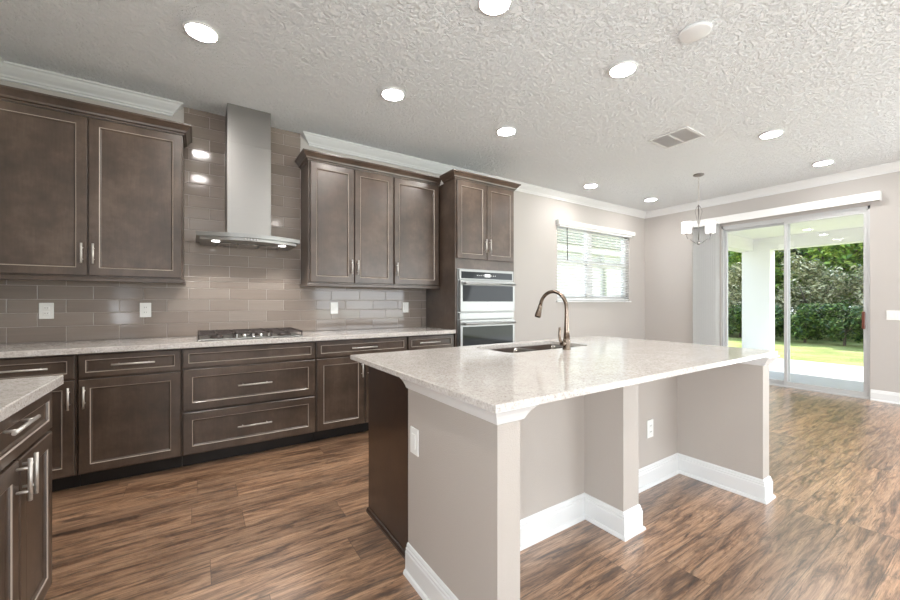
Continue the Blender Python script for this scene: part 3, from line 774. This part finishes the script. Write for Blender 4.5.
wallplate('wall_outlet', 'leftmost white outlet plate on the tiled backsplash', (-.925, yw, 1.155), 0, .078, 'outlet')
wallplate('wall_outlet', 'white outlet plate on the tiles just left of the cooktop', (-.355, yw, 1.155), 0, .074, 'outlet')
wallplate('wall_switch', 'white switch plate on the tiles right of the cooktop', (1.179, yw, 1.158), 0, .076, 'switch')
wallplate('wall_switch', 'white switch plate on the tiles beside the oven tower', (2.0, yw, 1.158), 0, .076, 'switch')
wallplate('wall_switch', 'white double switch plate on the wall right of the sliding door', (XR - .001, .905, 1.06), R(-90), .120, 'switch2')
wallplate('wall_outlet', 'white outlet on the end of the island below the counter edge', (.794, 1.482, .612), R(-90), .072, 'switch', ht=.116)
wallplate('wall_outlet', 'white outlet in the right hand knee recess of the island', (2.52, 1.399, .375), 0, .072, 'outlet')

# ------------------------------------------------------------------ ceiling fittings
dl = thing('ceiling_downlight', 'lit round ceiling light', 'ceiling light', (.02, 2.80, CE))
bm = B(); lathe(bm, [(.094, 0), (.098, -.004), (.096, -.012), (.084, -.016), (.080, -.010)], (0, 0, 0), 36); obj('trim_ring', bm, 'white', dl)
bm = B(); lathe(bm, [(.081, -.009), (.081, -.0155), (.06, -.0195), (.004, -.021)], (0, 0, 0), 36); obj('lens', bm, 'lens', dl)
spots = [((.02, 2.80), 'round ceiling light nearest the upper left cabinet'), ((1.30, 2.80), 'round ceiling light in front of the upper cabinets right of the hood'), ((2.50, 2.80), 'round ceiling light in front of the oven tower'),
         ((1.372, 1.63), 'round ceiling light at the very top edge of the picture'), ((2.53, 1.60), 'round ceiling light close left of the blank round cover'), ((4.68, 3.45), 'round ceiling light near the window in the back corner'),
         ((6.12, 3.38), 'smallest round ceiling light, in the corner left of the chandelier'), ((4.73, 1.41), 'round ceiling light right of the air vent'), ((6.22, 1.36), 'round ceiling light just in front of the sliding door')]
spots += [((.02, 1.63), 'round ceiling light above the counter end of the near left cabinet, over the camera'), ((1.37, -.75), 'added round fill light behind the camera, nearest the left'),
          ((2.60, -.75), 'added round fill light behind the camera, middle of three'), ((4.70, -.75), 'added round fill light behind the camera, nearest the right wall')]  # the three lamps behind the camera are added to brighten the room
for i, ((x, y), lb) in enumerate(spots):
    if i == 0: dl.location = (x, y, CE); dl['label'] = lb; dl['group'] = 'round lit ceiling lights'
    else: dup(dl, (x, y, CE), None, lb)
bm = B(); lathe(bm, [(.088, 0), (.088, -.012), (.078, -.018), (.004, -.018)], (0, 0, 0), 32)
tag(obj('ceiling_cover', bm, 'white', None, (2.555, 1.135, CE)), 'blank white round cover plate on the ceiling, unlit', 'cover plate')
vt = thing('ceiling_vent', 'white rectangular ceiling air vent with two louvred halves', 'vent', (4.045, 1.975, CE))
bm = B()
for a in ((-.18, .18, -.19, -.165), (-.18, .18, .165, .19), (-.18, -.155, -.165, .165), (.155, .18, -.165, .165), (-.155, .155, -.012, .012)): box(bm, a[0], a[1], a[2], a[3], -.010, -.0005, bev=.001)
obj('frame', bm, 'white', vt)
bxo('duct', 'dark', vt, -.155, .155, -.165, .165, -.0015, -.0004)
bm = B()
for h0 in (-.165, .012):
    for k in range(9):
        x = -.152 + k * .0335
        v = [bm.verts.new(q) for q in ((x, h0, -.002), (x + .031, h0, -.013), (x + .031, h0 + .153, -.013), (x, h0 + .153, -.002))]; bm.faces.new(v)
bmesh.ops.solidify(bm, geom=bm.faces[:], thickness=.001)
obj('louvres', bm, 'white', vt)

# chandelier
ch = thing('chandelier', 'small nickel chandelier with lit white glass shades near the sliding door', 'chandelier', (5.46, 2.385, CE))
bm = B(); lathe(bm, [(.062, 0), (.062, -.012), (.045, -.022), (.012, -.028)], (0, 0, 0), 28); obj('canopy', bm, 'lampmetal', ch)
bm = B()
z = -.028; k = 0
while z > -.40:
    n = 10; a0 = k % 2
    pl = [((.008 * math.cos(6.283 * q / n)) * (1 - a0), (.008 * math.cos(6.283 * q / n)) * a0, z - .016 + .019 * math.sin(6.283 * q / n)) for q in range(n + 1)]
    tube(bm, pl, .0022, 5, cap=False); z -= .031; k += 1
obj('chain', bm, 'nickel', ch)
zc = -.40
bm = B(); tube(bm, [(0, 0, zc), (0, 0, -.86)], .006, 10)
for s in (-1, 1):
    tube(bm, [(0, 0, zc), (s * .020, -s * .014, zc - .03), (s * .038, -s * .026, zc - .08), (s * .022, -s * .015, zc - .16), (s * .010, 0, zc - .26), (0, 0, zc - .33)], .004, 8)
lathe(bm, [(.004, 0), (.018, .008), (.024, .024), (.016, .040), (.006, .046)], (0, 0, -.92), 16)
obj('stem', bm, 'lampmetal', ch)
rad = .15
for s in (1, -1):
    dx, dy = s * .80, -s * .60
    z0 = -.895
    P_ = [(.01, z0), (.04, z0 - .002), (.08, z0 + .028), (.105, z0 + .045), (.135, z0 + .055), (rad, z0 + .085), (rad, z0 + .115)]
    bm = B(); tube(bm, [(dx * a, dy * a, b) for a, b in P_], .0055, 8)
    lathe(bm, [(.006, 0), (.018, .004), (.022, .012), (.010, .018)], (dx * rad, dy * rad, z0 + .112), 14)
    am = obj('arm', bm, 'lampmetal', ch)
    bm = B(); lathe(bm, [(.010, .0), (.052, 0), (.057, .01), (.060, .145), (.056, .148), (.052, .02), (.008, .012)], (dx * rad, dy * rad, z0 + .128), 24); obj('glass_shade', bm, 'shade', am)
